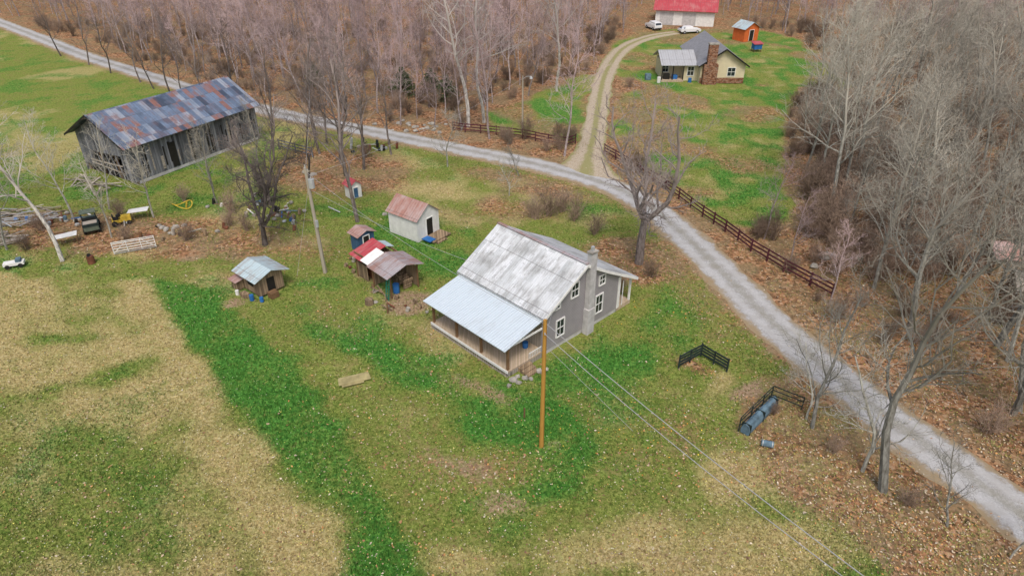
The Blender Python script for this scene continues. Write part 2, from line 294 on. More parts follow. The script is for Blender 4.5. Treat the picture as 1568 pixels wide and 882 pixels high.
def groundmat():
    t=NT('ground_grass_and_leaf_litter',diff=True); o=t.obj(); at=t.n('ShaderNodeAttribute',_attribute_name='zone'); sp=t.n('ShaderNodeSeparateColor'); t.nt.links.new(at.outputs['Color'],sp.inputs[0])
    L,T,Li=sp.outputs; D=at.outputs['Alpha']
    nf=t.noise(o,5.,4,.78); nm=t.noise(o,1.1,4,.75); n3=t.noise(o,2.3,4,.78); nb=t.noise(o,.3,2)
    def m(mask,n,amp=1.): return t.step(t.math('ADD',mask,t.math('MULTIPLY',t.math('SUBTRACT',n,.5),amp)),.25,.75)
    mid=t.ramp(nf,[(.34,(.07,.115,.022)),(.5,(.18,.235,.05)),(.66,(.33,.35,.11))])
    mid=t.mix(t.math('MULTIPLY',t.step(nm,.45,.68),.7),mid,(.27,.21,.09))
    lu=t.ramp(nf,[(.34,(.022,.09,.018)),(.5,(.075,.225,.04)),(.66,(.15,.35,.07))])
    lu=t.mix(t.math('MULTIPLY',t.step(n3,.52,.64),.6),lu,(.025,.10,.022)); lu=t.mix(t.math('MULTIPLY',t.step(nm,.55,.68),.5),lu,(.18,.21,.055))
    ta=t.ramp(nf,[(.34,(.24,.185,.075)),(.5,(.43,.35,.16)),(.66,(.59,.51,.29))]); ta=t.mix(t.math('MULTIPLY',t.step(nm,.45,.64),.7),ta,(.27,.275,.085))
    v=t.n('ShaderNodeTexVoronoi'); t.nt.links.new(o,v.inputs['Vector']); v.inputs['Scale'].default_value=4.5; vc=t.n('ShaderNodeSeparateColor'); t.nt.links.new(v.outputs['Color'],vc.inputs[0])
    li=t.ramp(t.math('ADD',t.math('MULTIPLY',vc.outputs[0],.6),t.math('MULTIPLY',nf,.4)),[(.18,(.08,.045,.03)),(.35,(.21,.115,.065)),(.58,(.37,.19,.095)),(.76,(.48,.30,.18)),(.93,(.58,.46,.33))])
    li=t.mix(t.math('MULTIPLY',t.step(nb,.40,.60),.6),li,(.24,.20,.115)); li=t.mix(t.math('MULTIPLY',t.step(nm,.54,.66),.6),li,(.12,.075,.045))
    di=t.ramp(nf,[(.34,(.19,.13,.08)),(.55,(.36,.26,.165)),(.72,(.50,.41,.30))])
    c=t.mix(m(T,nm),mid,ta); c=t.mix(m(L,n3,1.1),c,lu); c=t.mix(m(D,n3,1.2),c,di); c=t.mix(m(Li,n3,1.2),c,li)
    t.bump(t.math('ADD',nf,t.math('MULTIPLY',nm,1.5)),.7,.14)
    return t.col(c)
g=fastmesh('ground',np.stack([xf,yf,z],1),faces,np.stack([lush,tan,lit,dirt],1),groundmat(),'zone')
g.data.polygons.foreach_set('use_smooth',np.ones(len(faces),bool))
# ------------------------------------------------------------------ road + driveway
def ribbon(name,PP,halfw,z,mat,seed,K=8,wf=None):
    vs=[];at=[];n=len(PP)
    for i,p in enumerate(PP):
        d=(PP[min(i+1,n-1)]-PP[max(i-1,0)]).normalized(); nn=Vector((-d.y,d.x,0))
        for k in range(K+1):
            f=k/K*2-1; hw=(halfw if wf is None else wf(i/n,f))
            w=hw+(float(fbm(np.array([i*.5]),np.array([f*3.]),1.6,seed,2)[0])-.5)*(.9 if abs(f)>.9 else 0)
            q=p+nn*f*w; vs.append((q.x,q.y,z+.05*(1-f*f)-(.05 if abs(f)>.99 else 0))); at.append((abs(f),f*.5+.5,0,1))
    m=K+1; fs=np.array([(i*m+k,i*m+k+1,(i+1)*m+k+1,(i+1)*m+k) for i in range(n-1) for k in range(K)])
    return fastmesh(name,np.array(vs),fs[:, ::-1],np.array(at),mat,'col')
t=NT('gravel_road_surface',diff=True); o=t.obj(); at=t.n('ShaderNodeAttribute',_attribute_name='col'); sp=t.n('ShaderNodeSeparateColor'); t.nt.links.new(at.outputs['Color'],sp.inputs[0])
nf=t.noise(o,9,4,.8); nm=t.noise(o,.8,5,.7)
c=t.ramp(nf,[(.3,(.24,.24,.24)),(.5,(.40,.40,.40)),(.72,(.58,.58,.58))]); c=t.mix(t.math('MULTIPLY',t.step(nm,.42,.60),.6),c,(.28,.265,.235))
trk=t.math('ABSOLUTE',t.math('SUBTRACT',sp.outputs[0],.45)); c=t.mix(t.math('MULTIPLY',t.math('SUBTRACT',1.,t.step(trk,.05,.25)),.45),c,(.51,.51,.515))
c=t.mix(t.math('MULTIPLY',t.math('SUBTRACT',1.,t.step(sp.outputs[0],.05,.25)),.45),c,(.25,.24,.19))
c=t.mix(t.step(t.math('ADD',sp.outputs[0],t.math('MULTIPLY',nm,.8)),1.02,1.3),c,(.31,.24,.15)); t.bump(nf,.5,.03); t.col(c)
ribbon('gravel_road',RP,2.1,.012,t.m,3)
t=NT('gravel_driveway_surface',diff=True); o=t.obj(); at=t.n('ShaderNodeAttribute',_attribute_name='col'); sp=t.n('ShaderNodeSeparateColor'); t.nt.links.new(at.outputs['Color'],sp.inputs[0])
nf=t.noise(o,6,4,.8); nm=t.noise(o,1.3,4,.7); c=t.ramp(nf,[(.3,(.28,.22,.15)),(.5,(.43,.36,.27)),(.7,(.54,.49,.41))])
gr=t.step(t.math('ADD',t.math('ABSOLUTE',t.math('SUBTRACT',sp.outputs[0],.52)),t.math('MULTIPLY',nm,.5)),.44,.66); c=t.mix(t.math('MULTIPLY',gr,.75),c,(.24,.24,.08)); t.bump(nf,.5,.03); t.col(c)
ribbon('gravel_driveway',DP,1.6,.006,t.m,9,8,lambda u,f:1.8+3.2*max(0,1-u/.1)**1.5)
# ------------------------------------------------------------------ main house
H=group('gray_farmhouse',(2.3,39.7,0),rad(-46))
zr=lambda y:6.2-.6*abs(y-4)
b=B(); b.box(-8.55,-.05,.05,8.35,-.2,.35,'cement'); b.obj('foundation',H)
b=B(); b.prism([(0,.35),(8.4,.35),(8.4,3.4),(6.6,4.45),(4,6.02),(0,3.62)],-8.6,0,'siding'); b.obj('walls',H)
b=B(); b.slab([(-9.,-.45,zr(-.45)),(.35,-.45,zr(-.45)),(.35,4,6.2),(-9.,4,6.2)],.1,'roofA'); 
for k in range(47): b.beam((-8.97+k*.2,-.45,zr(-.45)+.01),(-8.97+k*.2,4,6.21),.025,.03,'roofA')
b.obj('roof_front',H)
b=B(); b.slab([(.35,6.6,4.64),(-9.,6.6,4.64),(-9.,4.,6.2),(.35,4.,6.2)],.1,'roofA'); b.slab([(.35,10.4,2.55),(-9.,10.4,2.55),(-9.,6.6,4.635),(.35,6.6,4.635)],.1,'roofA'); b.beam((-9.02,4,6.22),(.37,4,6.22),.3,.05,'roofR'); b.obj('roof_rear',H)
b=B()
for y0,z0,y1,z1 in ((-.45,3.43,4,6.1),(4,6.1,6.6,4.54),(6.6,4.54,10.4,2.45)): b.beam((.36,y0,z0-.06),(.36,y1,z1-.06),.04,.2,'white')
b.beam((-9,-.47,3.4),(.34,-.47,3.4),.04,.14,'gal'); b.box(.0,.05,-.05,.07,.35,3.5,'siding'); b.box(.0,.05,8.3,8.42,.35,3.2,'white'); b.obj('trim',H)
b=B()
for y,zz,w,h in ((1.65,1.05,.75,1.35),(1.25,3.55,.5,.45),(3.1,3.75,.7,1.1),(6.2,3.5,.6,.75),(6.0,1.1,.75,1.5)): window(b,0,y,zz,w,h)
for x in (-7.2,-2.2): window(b,x,-.04,1.3,.8,1.4,'y',-1)
b.obj('windows',H)
b=B(); b.box(0.02,.52,4.2,4.95,-.1,2.2,'cement'); b.box(0.02,.45,4.28,4.88,2.2,6.9,'cement'); b.box(-.02,.5,4.2,4.95,6.9,7.02,'stone'); b.cyl((.22,4.57,7.0),(.22,4.57,7.35),.13,.13,'gal'); b.obj('chimney',H)
b=B(); b.box(-8.6,-.05,8.42,10.2,-.1,.35,'deck'); 
for x in (-8.4,-4.3,-.12): b.box(x-.07,x+.07,10.0,10.14,.35,2.62,'white')
b.box(-8.6,0.02,10.0,10.12,2.45,2.65,'white'); b.box(-.02,.03,8.45,8.6,.35,3.2,'white'); b.box(-1.6,-.7,8.41,8.46,.36,2.4,'white'); b.box(-.06,-.01,9.0,9.06,.35,2.6,'white');b.obj('back_porch',H)
b=B(); b.slab([(-8.75,-4.05,2.52),(.15,-4.05,2.52),(.15,-.1,3.4),(-8.75,-.1,3.4)],.07,'roofP')
for k in range(39): b.beam((-8.7+k*.23,-4.05,2.53),(-8.7+k*.23,-.1,3.41),.025,.03,'roofP')
b.obj('porch_roof',H)
b=B(); b.box(-8.5,.0,-3.6,-.02,.38,.5,'deck'); b.obj('porch_floor',H)
b=B()
for x in (-8.35,-5.65,-2.95,-.18): b.box(x-.08,x+.08,-3.5,-3.34,.5,2.46,'post'); b.box(x-.18,x+.18,-3.5,-3.15,-.15,.38,'stone')
b.box(-8.6,.05,-3.5,-3.38,2.42,2.56,'white'); b.box(-8.5,.02,-3.66,-3.6,.34,.54,'wall_w'); b.box(-8.5,.0,-3.64,-3.6,-.02,.08,'tan')
for k in range(42): b.box(-8.5+k*.2,-8.42+k*.2,-3.63,-3.605,.06,.34,'tan')
b.box(-8.45,-.1,-3.0,-2.9,-.1,.36,'dark'); b.box(-.04,.0,-3.4,-.2,-.1,.36,'tan')
b.box(-.04,.03,-3.45,-.05,2.46,2.6,'white'); b.box(-.05,.06,-.25,-.05,.5,3.0,'siding')
b.beam((-.03,-1.5,.95),(-.03,-.25,.95),.05,.07,'wall_w')
for k in range(8): b.box(-.05,-.02,-1.5+k*.17,-1.46+k*.17,.5,.93,'wall_w')
b.obj('porch_frame',H)
b=B(); b.box(-8.45,-.1,-.04,-.01,.5,3.1,'tan'); b.box(-5.2,-4.25,-.09,-.03,.5,2.6,'wall_w'); b.box(-5.1,-4.35,-.11,-.085,.55,2.5,'dark'); b.obj('porch_back_wall',H)
b=B()
for k,(o1,zz) in enumerate(((0.02,.36),(.34,.24),(.66,.12))): b.box(o1,o1+.34,-2.6,-1.5,-.1,zz,'shedwood')
b.obj('porch_steps',H)
b=B(); b.box(-7.6,-6.9,-1.1,-.6,.5,.9,'post'); b.box(-7.6,-6.9,-.65,-.6,.9,1.4,'post'); b.box(-3.6,-3.1,-.9,-.5,.5,1.0,'wall_w'); b.cyl((-1.2,-.7,.5),(-1.2,-.7,.95),.2,.22,'bluepl',10); b.obj('porch_chair_and_bins',H)
def stones(name,pts,m='stone'):
    b=B()
    for i,(x,y,r) in enumerate(pts): b.rock((x,y,r*.2),r,m,i+int(x*7)%50)
    return b.obj(name)
stones('stone_pile',[(.1,36.9,.32),(.45,36.6,.24),(.9,37.1,.26),(-.2,36.3,.2),(1.3,37.0,.2),(1.9,37.9,.28),(.4,37.3,.2),(2.2,37.6,.2),(2.4,38.1,.2)])
b=B(); b.slab([(-1.1,-.42,.17),(1.1,-.38,.16),(1.05,.42,.19),(-1.05,.4,.17)],.04,'ply'); b.slab([(-.9,-.6,.12),(.6,-.55,.12),(.6,-.35,.13),(-.9,-.38,.13)],.04,'ply'); b.obj('flat_board_on_grass',None,(-10.9,36.9,0),.35)
# ------------------------------------------------------------------ tobacco barn
Bn=group('weathered_barn',(-42,71.4,0),rad(60))
b=B()
b.box(0,17.8,0,.12,.35,4.7,'barnwood'); b.box(0,17.8,9.28,9.4,0,4.7,'barnwood'); b.prism([(.12,0),(9.28,0),(9.28,4.7),(4.7,7.15),(.12,4.7)],17.65,17.8,'barnwood')
b.prism([(.12,3.0),(9.28,2.6),(9.28,4.7),(4.7,7.15),(.12,4.7)],0,.14,'barnwood'); b.box(0,.14,.12,1.8,.2,2.98,'barnwood'); b.box(0,.14,7.6,9.28,.9,2.6,'barnwood'); b.obj('walls',Bn)
b=B(); 
for x in range(0,18,3):
    for y in (.3,3.2,6.2,9.1): b.box(x+.2,x+.4,y-.1,y+.1,0,4.6,'post')
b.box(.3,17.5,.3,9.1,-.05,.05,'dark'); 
for k in range(44):
    x=.3+rnd.random()*17; w_=.1+rnd.random()*.22; z0=.3+rnd.random()*.9; d_=.03+k*.0007; b.box(x,x+w_,-d_,-.005,z0,min(4.6,z0+1.2+rnd.random()*2.6),rnd.choice(['barnwood','barnwood','dark','dark','lumber']))
for k in range(6): b.beam((-.05,2+k*.9,.2+.1*(k%3)),(-.05,2.7+k*.9,2.8),.05,.16,'barnwood')
b.beam((-.06,1.8,.9),(-.06,7.7,1.3),.05,.16,'lumber'); b.beam((-.08,1.8,1.8),(-.08,7.7,1.6),.05,.16,'lumber')
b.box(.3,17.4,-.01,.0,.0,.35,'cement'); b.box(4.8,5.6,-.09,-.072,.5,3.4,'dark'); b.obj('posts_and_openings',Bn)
b=B(); b.slab([(-.9,-.7,4.42),(18.3,-.7,4.42),(18.3,4.7,7.42),(-.9,4.7,7.42)],.08,'roofB'); b.slab([(18.3,10.1,4.42),(-.9,10.1,4.42),(-.9,4.7,7.42),(18.3,4.7,7.42)],.08,'roofB'); b.obj('roof',Bn)
b=B()
for y1 in (-.7,10.1): b.beam((-.92,y1,4.33),(-.92,4.7,7.33),.04,.2,'dark')
b.obj('rake_boards',Bn)
b=B()
for k in range(14): b.beam((-1-rnd.random()*2,.5+rnd.random()*8,.1+.08*k%.5),(-2-rnd.random()*3,rnd.random()*9,.15+.05*k%.4),.16,.05,'lumber')
b.obj('lumber_scraps',Bn)
# ------------------------------------------------------------------ sheds
def simple_shed(name,loc,rz,L,W,e,r,wallm,roofm,door=None,ov=.25):
    G=group(name,loc,rz); b=B(); b.prism([(0,0),(W,0),(W,e),(W/2,r),(0,e)],-L,0,wallm); b.obj('walls',G)
    sl=(r-e)/(W/2); b=B(); zo=e-ov*sl+.06
    b.slab([(-L-ov,-ov,zo),(ov,-ov,zo),(ov,W/2,r+.06),(-L-ov,W/2,r+.06)],.04,roofm); b.slab([(ov,W+ov,zo),(-L-ov,W+ov,zo),(-L-ov,W/2,r+.06),(ov,W/2,r+.06)],.04,roofm); b.obj('roof',G)
    if door:
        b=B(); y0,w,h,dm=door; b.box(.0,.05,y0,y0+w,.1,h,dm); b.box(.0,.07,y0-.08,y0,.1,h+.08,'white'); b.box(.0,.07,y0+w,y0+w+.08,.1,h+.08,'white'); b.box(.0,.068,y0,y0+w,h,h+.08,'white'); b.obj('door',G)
    return G
W1=simple_shed('white_shed',(-8.9,57.4,0),rad(-37.5),3.8,3.0,2.3,3.45,'wall_w','roofW',(1.25,.8,1.95,'dark'),.2)
b=B(); b.box(.08,1.5,.6,3.0,.15,.27,'shedwood'); b.box(.2,1.3,.3,1.1,.28,.36,'bluepl'); b.box(1.5,1.75,.9,2.2,0,.14,'shedwood'); b.obj('deck',W1)
W2=simple_shed('blue_shed',(-14,55.3,0),rad(-45),1.3,1.7,1.7,2.05,'blue','roofW',(.5,.6,1.5,'dark'),.22)
W3=simple_shed('small_red_roof_shed',(-17.2,67.3,0),rad(-50),1.3,1.3,1.5,2.0,'wall_w','roofRed',(.35,.5,1.2,'blue'),.2)
S=group('open_woodshed',(-9.9,47.4,0),rad(-47))
b=B()
for x in (-.1,-2.7,-5.2):
    for y in (.1,2.8): b.cyl((x,y,-.1),(x,y,2.3),.08,.07,'post',8)
b.beam((-5.4,.1,2.25),(.1,.1,2.25),.1,.14,'post'); b.beam((-5.4,2.8,2.25),(.1,2.8,2.25),.1,.14,'post'); b.obj('frame',S)
b=B(); b.box(-5.2,-.2,2.72,2.78,.1,2.0,'shedwood'); b.box(-2.72,-2.66,.1,2.7,.1,1.9,'shedwood'); b.box(-5.22,-5.16,.1,2.7,.1,1.7,'shedwood'); b.box(-5.1,-3.6,.08,.14,.1,1.5,'shedwood'); b.obj('board_walls',S)
b=B(); b.slab([(-2.6,-.5,2.2),(.4,-.5,2.2),(.4,1.45,2.85),(-2.6,1.45,2.85)],.05,'roofR'); b.slab([(.4,3.2,2.3),(-2.6,3.2,2.3),(-2.6,1.45,2.85),(.4,1.45,2.85)],.05,'roofR')
b.slab([(-3.7,-.4,2.3),(-2.55,-.4,2.3),(-2.55,1.3,2.86),(-3.7,1.3,2.86)],.05,'white'); b.slab([(-5.7,-.3,2.1),(-3.65,-.3,2.1),(-3.65,2.2,2.75),(-5.7,2.2,2.75)],.05,'roofRed'); b.slab([(-3.8,3.1,2.35),(-5.2,3.1,2.35),(-5.2,2.1,2.7),(-3.8,2.1,2.7)],.05,'roofG'); b.obj('roof_sheets',S)
b=B()
for k in range(46):
    x=-2.5+rnd.random()*2.2; zz=.1+(k%6)*.17; b.cyl((x,1.6,zz),(x,2.4,zz),.08,.08,'shedwood',6)
b.box(-4.8,-3.4,.6,1.8,.1,.9,'rust'); b.cyl((-.6,.9,.0),(-.6,.9,.8),.28,.28,'bluepl',12)
for k in range(9): b.beam((-3+rnd.random()*3,-.2-rnd.random()*.8,.05),(-3+rnd.random()*3,.1-rnd.random()*.8,.3),.1,.08,rnd.choice(['shedwood','lumber','post']))
b.obj('firewood_and_tools',S)
b=B(); b.beam((-.3,-.35,0),(-.3,-.05,2.3),.06,.06,'green'); b.beam((.1,-.35,0),(.1,-.05,2.3),.06,.06,'green')
for k in range(8): b.beam((-.3,-.33+.035*k,.2+k*.26),(.1,-.33+.035*k,.2+k*.26),.05,.05,'green')
b.obj('green_ladder',None,(-9.9,47.4,0),rad(-47))
S=group('wooden_chicken_shed',(-20.7,47.5,0),rad(-40))
b=B(); b.box(-2.3,0,0,2.3,.15,1.75,'shedwood'); b.prism([(0,1.75),(2.3,1.75),(1.15,2.2)],-2.3,0,'shedwood'); b.box(.0,.03,.8,1.5,.3,1.5,'dark'); b.box(-1.6,-.8,-.03,.0,.8,1.35,'dark'); b.obj('walls',S)
b=B(); b.slab([(-3.0,-.5,1.75),(.45,-.5,1.75),(.45,1.15,2.35),(-3.0,1.15,2.35)],.05,'roofG'); b.slab([(.45,2.8,1.75),(-3.0,2.8,1.75),(-3.0,1.15,2.35),(.45,1.15,2.35)],.05,'roofG'); b.obj('roof',S)
b=B(); b.box(-3.2,-2.4,-.6,.4,.1,.9,'shedwood'); b.slab([(-3.4,-.8,.95),(-2.2,-.8,.95),(-2.2,.5,1.15),(-3.4,.5,1.15)],.04,'roofW'); b.obj('coop_lean_to',S)
b=B(); b.cyl((-.3,-.6,0),(-.3,-.6,.5),.18,.18,'bluepl',12); b.cyl((.5,-.2,0),(.5,-.2,.4),.16,.16,'bluepl',12); b.box(-1.6,-.9,-.9,-.4,0,.35,'shedwood'); b.box(.3,.9,.5,1.2,0,.5,'post'); b.cyl((-2.0,-.9,0),(-2.0,-.9,.4),.15,.15,'wall_w',10); b.obj('buckets',S)
# ------------------------------------------------------------------ far house
Fh=group('cream_ranch_house',(31,114.3,0),0)
b=B()
def gable_y(b,x0,x1,y0,y1,e,r,m):
    n=[(x0,0),(x1,0),(x1,e),((x0+x1)/2,r),(x0,e)]; vs=[(x,y,z) for y in (y0,y1) for x,z in n]
    b.add(vs,[(0,1,2,3,4),(9,8,7,6,5)]+[(j,5+j,5+(j+1)%5,(j+1)%5) for j in range(5)],m)
gable_y(b,0,7.3,0,14,3.0,5.4,'cream'); b.box(0.02,7.28,-.06,-.0,0,.9,'brick'); b.obj('main_walls',Fh)
b=B(); b.slab([(-.5,-.6,2.85),(3.65,-.6,5.6),(3.65,14.5,5.6),(-.5,14.5,2.85)],.1,'roofFar'); b.slab([(3.65,-.6,5.6),(7.8,-.6,2.85),(7.8,14.5,2.85),(3.65,14.5,5.6)],.1,'roofFar'); b.beam((-.5,-.62,2.75),(3.65,-.62,5.5),.05,.22,'dark'); b.beam((7.8,-.62,2.75),(3.65,-.62,5.5),.05,.22,'dark'); b.obj('main_roof',Fh)
b=B(); b.box(-5.8,0,3.6,8,0,2.7,'cream'); b.box(-2.4,0,1.6,3.6,0,2.7,'cream'); b.obj('wing_walls',Fh)
b=B(); b.slab([(-6.3,.9,2.65),(-.3,.9,2.65),(-.3,5,4.3),(-6.3,5,4.3)],.1,'roofFar2'); b.slab([(-.3,9,2.65),(-6.3,9,2.65),(-6.3,5,4.3),(-.3,5,4.3)],.1,'roofFar2'); b.obj('wing_roof',Fh)
b=B(); 
for x in (-6.0,-4.2,-2.5): b.box(x-.08,x+.08,1.1,1.26,0,2.65,'dark')
b.box(-6.1,-2.4,.9,3.6,-.05,.25,'deck'); b.box(-5.6,-4.6,1.5,2.3,.25,1.1,'dark'); b.box(-4.2,-3.3,1.6,2.2,.25,.9,'bluepl'); b.cyl((-6.6,.4,0),(-6.6,.4,.9),.3,.3,'wall_w'); b.cyl((-1.4,.6,0),(-1.4,.6,.7),.3,.3,'bluepl'); b.box(-8.5,-7.6,2,3,0,.9,'tarp'); b.obj('porch',Fh)
b=B(); b.box(.3,2.6,-.95,-.03,0,3.2,'brick'); b.box(.75,2.2,-.85,-.03,3.2,6.3,'brick'); b.box(.65,2.3,-.9,.1,6.3,6.5,'stone'); b.obj('brick_chimney',Fh)
b=B(); window(b,5.1,-.0,1.2,1.2,1.3,'y',-1); window(b,-1.2,1.6,.9,1.0,1.4,'y',-1); window(b,-5.,3.6,1,.9,1.2,'y',-1); b.obj('windows',Fh)
Fb=group('white_red_roof_barn',(32.8,165.3,0),rad(-14))
b=B(); b.prism([(0,0),(11,0),(11,3.4),(5.5,6.0),(0,3.4)],0,13,'wall_w'); b.box(1,4,-.05,0,0,2.7,'cement'); b.box(6,9,-.05,0,0,2.7,'cement'); b.box(13.0,13.04,4,7,0,2.8,'cement'); b.obj('walls',Fb)
b=B(); b.slab([(-.6,-.7,3.2),(13.6,-.7,3.2),(13.6,5.5,6.2),(-.6,5.5,6.2)],.1,'roofRed'); b.slab([(13.6,11.7,3.2),(-.6,11.7,3.2),(-.6,5.5,6.2),(13.6,5.5,6.2)],.1,'roofRed'); b.obj('roof',Fb)
Os=simple_shed('orange_shed',(47.6,146.2,0),rad(-62),3.2,3.9,2.6,3.7,'orange','roofG',(1.4,1.1,2.2,'dark'),.35)
b=B(); b.box(0,1.6,0,1.2,.5,1.5,'bluepl'); b.slab([(-.2,-.2,1.5),(1.8,-.2,1.5),(1.8,1.4,1.8),(-.2,1.4,1.8)],.06,'roofRed')
for x in (.1,1.5):
    for y in (.1,1.1): b.box(x-.05,x+.05,y-.05,y+.05,0,.5,'post')
b.obj('small_playhouse',None,(47.0,137,0),.2)
def shedroof(name,loc,rz,m):
    G=group(name,loc,rz); b=B(); b.box(0,3.5,0,3,0,1.9,'shedwood'); b.prism([(0,1.9),(3,1.9),(1.5,2.5)],0,3.5,'shedwood'); b.obj('walls',G)
    b=B(); b.slab([(-.3,-.4,1.85),(3.8,-.4,1.85),(3.8,1.5,2.65),(-.3,1.5,2.65)],.05,m); b.slab([(3.8,3.4,1.85),(-.3,3.4,1.85),(-.3,1.5,2.65),(3.8,1.5,2.65)],.05,m); b.obj('roof',G)
shedroof('rusty_roof_shed',(41.6,51.2,0),-.2,'roofW'); shedroof('mossy_shed',(40.2,46.0,0),-.35,'lumber')
# ------------------------------------------------------------------ vehicles
def car(name,loc,rz,mat,L=4.6,W=1.8,Hh=1.7,van=True):
    G=group(name,loc,rz)
    prof=[(-L/2,.45),(-L/2,1.0),(-L/2+.12,1.05),(-L/2+.35,Hh-.05),(-L/2+.6,Hh),(.45,Hh),(.95,1.08),(L/2-.15,.95),(L/2,.75),(L/2,.4)] if van else [(-L/2,.45),(-L/2,.95),(-L/2+.7,1.0),(-L/2+1.2,Hh),(.4,Hh),(1.0,1.0),(L/2-.15,.9),(L/2,.7),(L/2,.4)]
    me=B(); n=len(prof); w0=W/2; vs=[]
    for y in (-w0,-w0*.94,w0*.94,w0):
        for x,z in prof: 
            k=.82 if z>1.2 else 1; vs.append((x,y*k,z if abs(y)<w0 or z<1.2 else z-.06))
    fs=[(i*n+j,i*n+(j+1)%n,(i+1)*n+(j+1)%n,(i+1)*n+j) for i in range(3) for j in range(n)]+[tuple(range(n)),tuple(range(3*n,4*n))[::-1]]
    me.add(vs,fs,mat); me.obj('body',G)
    b=B(); zt=Hh-.15
    for s in (-1,1): 
        y=s*(w0*.93); b.add([(-L/2+.55,y,1.12),(.8,y,1.12),(.42,s*w0*.86,zt),(-L/2+.6,s*w0*.86,zt)],[(0,1,2,3)],'glass')
    b.add([(.95,-w0*.8,1.15),(.95,w0*.8,1.15),(.58,w0*.72,zt),(.58,-w0*.72,zt)],[(0,1,2,3)],'glass'); b.add([(-L/2+.08,-w0*.8,1.15),(-L/2+.08,w0*.8,1.15),(-L/2+.27,w0*.7,zt),(-L/2+.27,-w0*.7,zt)],[(0,1,2,3)],'glass')
    b.obj('windows',G); b=B()
    for x in (-L/2+.85,L/2-.85):
        for s in (-1,1): b.cyl((x,s*(w0-.2),.34),(x,s*(w0+.02),.34),.34,.34,'rub',14); b.cyl((x,s*(w0+.0),.34),(x,s*(w0+.03),.34),.18,.18,'gal',10)
    b.obj('wheels',G); b=B(); b.box(L/2-.02,L/2+.05,-w0*.9,w0*.9,.4,.55,'rub'); b.box(-L/2-.05,-L/2+.02,-w0*.9,w0*.9,.42,.58,'rub'); b.obj('bumpers',G)
car('parked_suv',(31.5,160,0),1.9,M['carw']); car('parked_sedan',(38.5,155.5,0),.25,M['carw'],4.7,1.8,1.45,False)
G=group('utility_vehicle',(-41.2,60.2,0),2.1)
b=B(); b.prism([(-.65,.4),(.65,.4),(.65,.8),(-.65,.8)],-1.3,1.2,'mil'); b.box(-1.3,-.3,-.7,.7,.8,1.1,'bfence'); b.box(-1.2,-.4,-.6,.6,.85,1.12,'lumber'); b.box(.7,1.3,-.55,.55,.8,1.0,'mil'); b.box(-.2,.2,-.6,.6,.8,1.2,'dark'); b.obj('body',G)
b=B()
for x in (-.9,.85):
    for s in (-1,1): b.cyl((x,s*.5,.3),(x,s*.75,.3),.3,.3,'rub',12)
b.obj('wheels',G); b=B()
for x in (-.25,.6):
    for s in (-.6,.6): b.cyl((x,s,.8),(x-.05,s,1.85),.03,.03,'bfence',6)
b.box(-.4,.7,-.68,.68,1.85,1.9,'mil'); b.obj('roll_cage_roof',G)
G=group('yellow_riding_mower',(-39,61.4,0),.5)
b=B(); b.prism([(-.35,.35),(.35,.35),(.3,.85),(-.3,.85)],.1,1.0,'yellow'); b.box(-.7,.1,-.45,.45,.35,.55,'yellow'); b.box(-.5,-.1,-.25,.25,.55,.75,'rub'); b.box(-.6,-.5,-.25,.25,.6,1.1,'rub'); b.cyl((.0,0,.8),(-.1,0,1.05),.2,.2,'rub',10); b.obj('body',G)
b=B()
for x,r in ((-.5,.28),(.75,.2)):
    for s in (-1,1): b.cyl((x,s*.35,r),(x,s*.55,r),r,r,'rub',12)
b.obj('wheels',G)
for loc,rz_ in (((-42,57.2,0),.5),((-37.8,62.8,0),.3)):
    b=B(); b.slab([(-.9,-.6,.9),(1,-.6,.95),(1,.6,.9),(-.9,.6,.8)],.03,'wall_w')
    for x in (-.8,.9):
        for y in (-.5,.5): b.cyl((x,y,0),(x,y,.85),.03,.03,'post',6)
    b.obj('sheet_metal_table',None,loc,rz_)
b=B(); b.box(-.8,.8,-.35,.35,.25,.5,'wall_w'); b.cyl((-.5,-.4,.2),(-.5,.4,.2),.2,.2,'rub'); b.cyl((.5,-.4,.2),(.5,.4,.2),.2,.2,'rub'); b.box(.2,.6,-.3,.3,.5,.75,'tarp'); b.obj('small_trailer',None,(-44.2,52.8,0),.4)
b=B(); b.cyl((0,0,0),(0,0,.75),.33,.3,'rust',12); b.cyl((0,0,.75),(.02,0,.77),.26,.26,'dark',12); b.obj('burn_barrel',None,(-37.7,53.4,0))
G=group('lumber_pile',(-50,62.5,0),.2); b=B()
for k in range(70):
    a=rnd.gauss(0,.4); x,y=rnd.uniform(-3.4,3.4),rnd.uniform(-1.9,1.9); l=rnd.uniform(.6,1.9); zz=.1+rnd.random()*.4; b.beam((x-l*math.cos(a),y-l*math.sin(a),zz),(x+l*math.cos(a),y+l*math.sin(a),zz+rnd.gauss(0,.1)),.11,.05,rnd.choice(['lumber','lumber','shedwood','gal']))
b.obj('boards',G)
b=B()
for k in range(25):
    a=rnd.gauss(.5,.3); x,y=rnd.uniform(-1.5,1.5),rnd.uniform(-1,1); b.beam((x-.9*math.cos(a),y-.9*math.sin(a),.1+rnd.random()*.3),(x+.9*math.cos(a),y+.9*math.sin(a),.1+rnd.random()*.3),.15,.05,'lumber')
b.obj('board_scraps',None,(-48.5,57.9,0))
b=B(); P=[(1.0*math.cos(a),.7*math.sin(a),.35+.25*math.sin(a*2)) for a in np.linspace(0,6.28,18)]; b.tube(P,.05,'yellow',8); b.cyl((.3,0,0),(.5,0,.6),.08,.08,'yellow'); b.obj('yellow_pipe_coil',None,(-34.4,65.3,0))
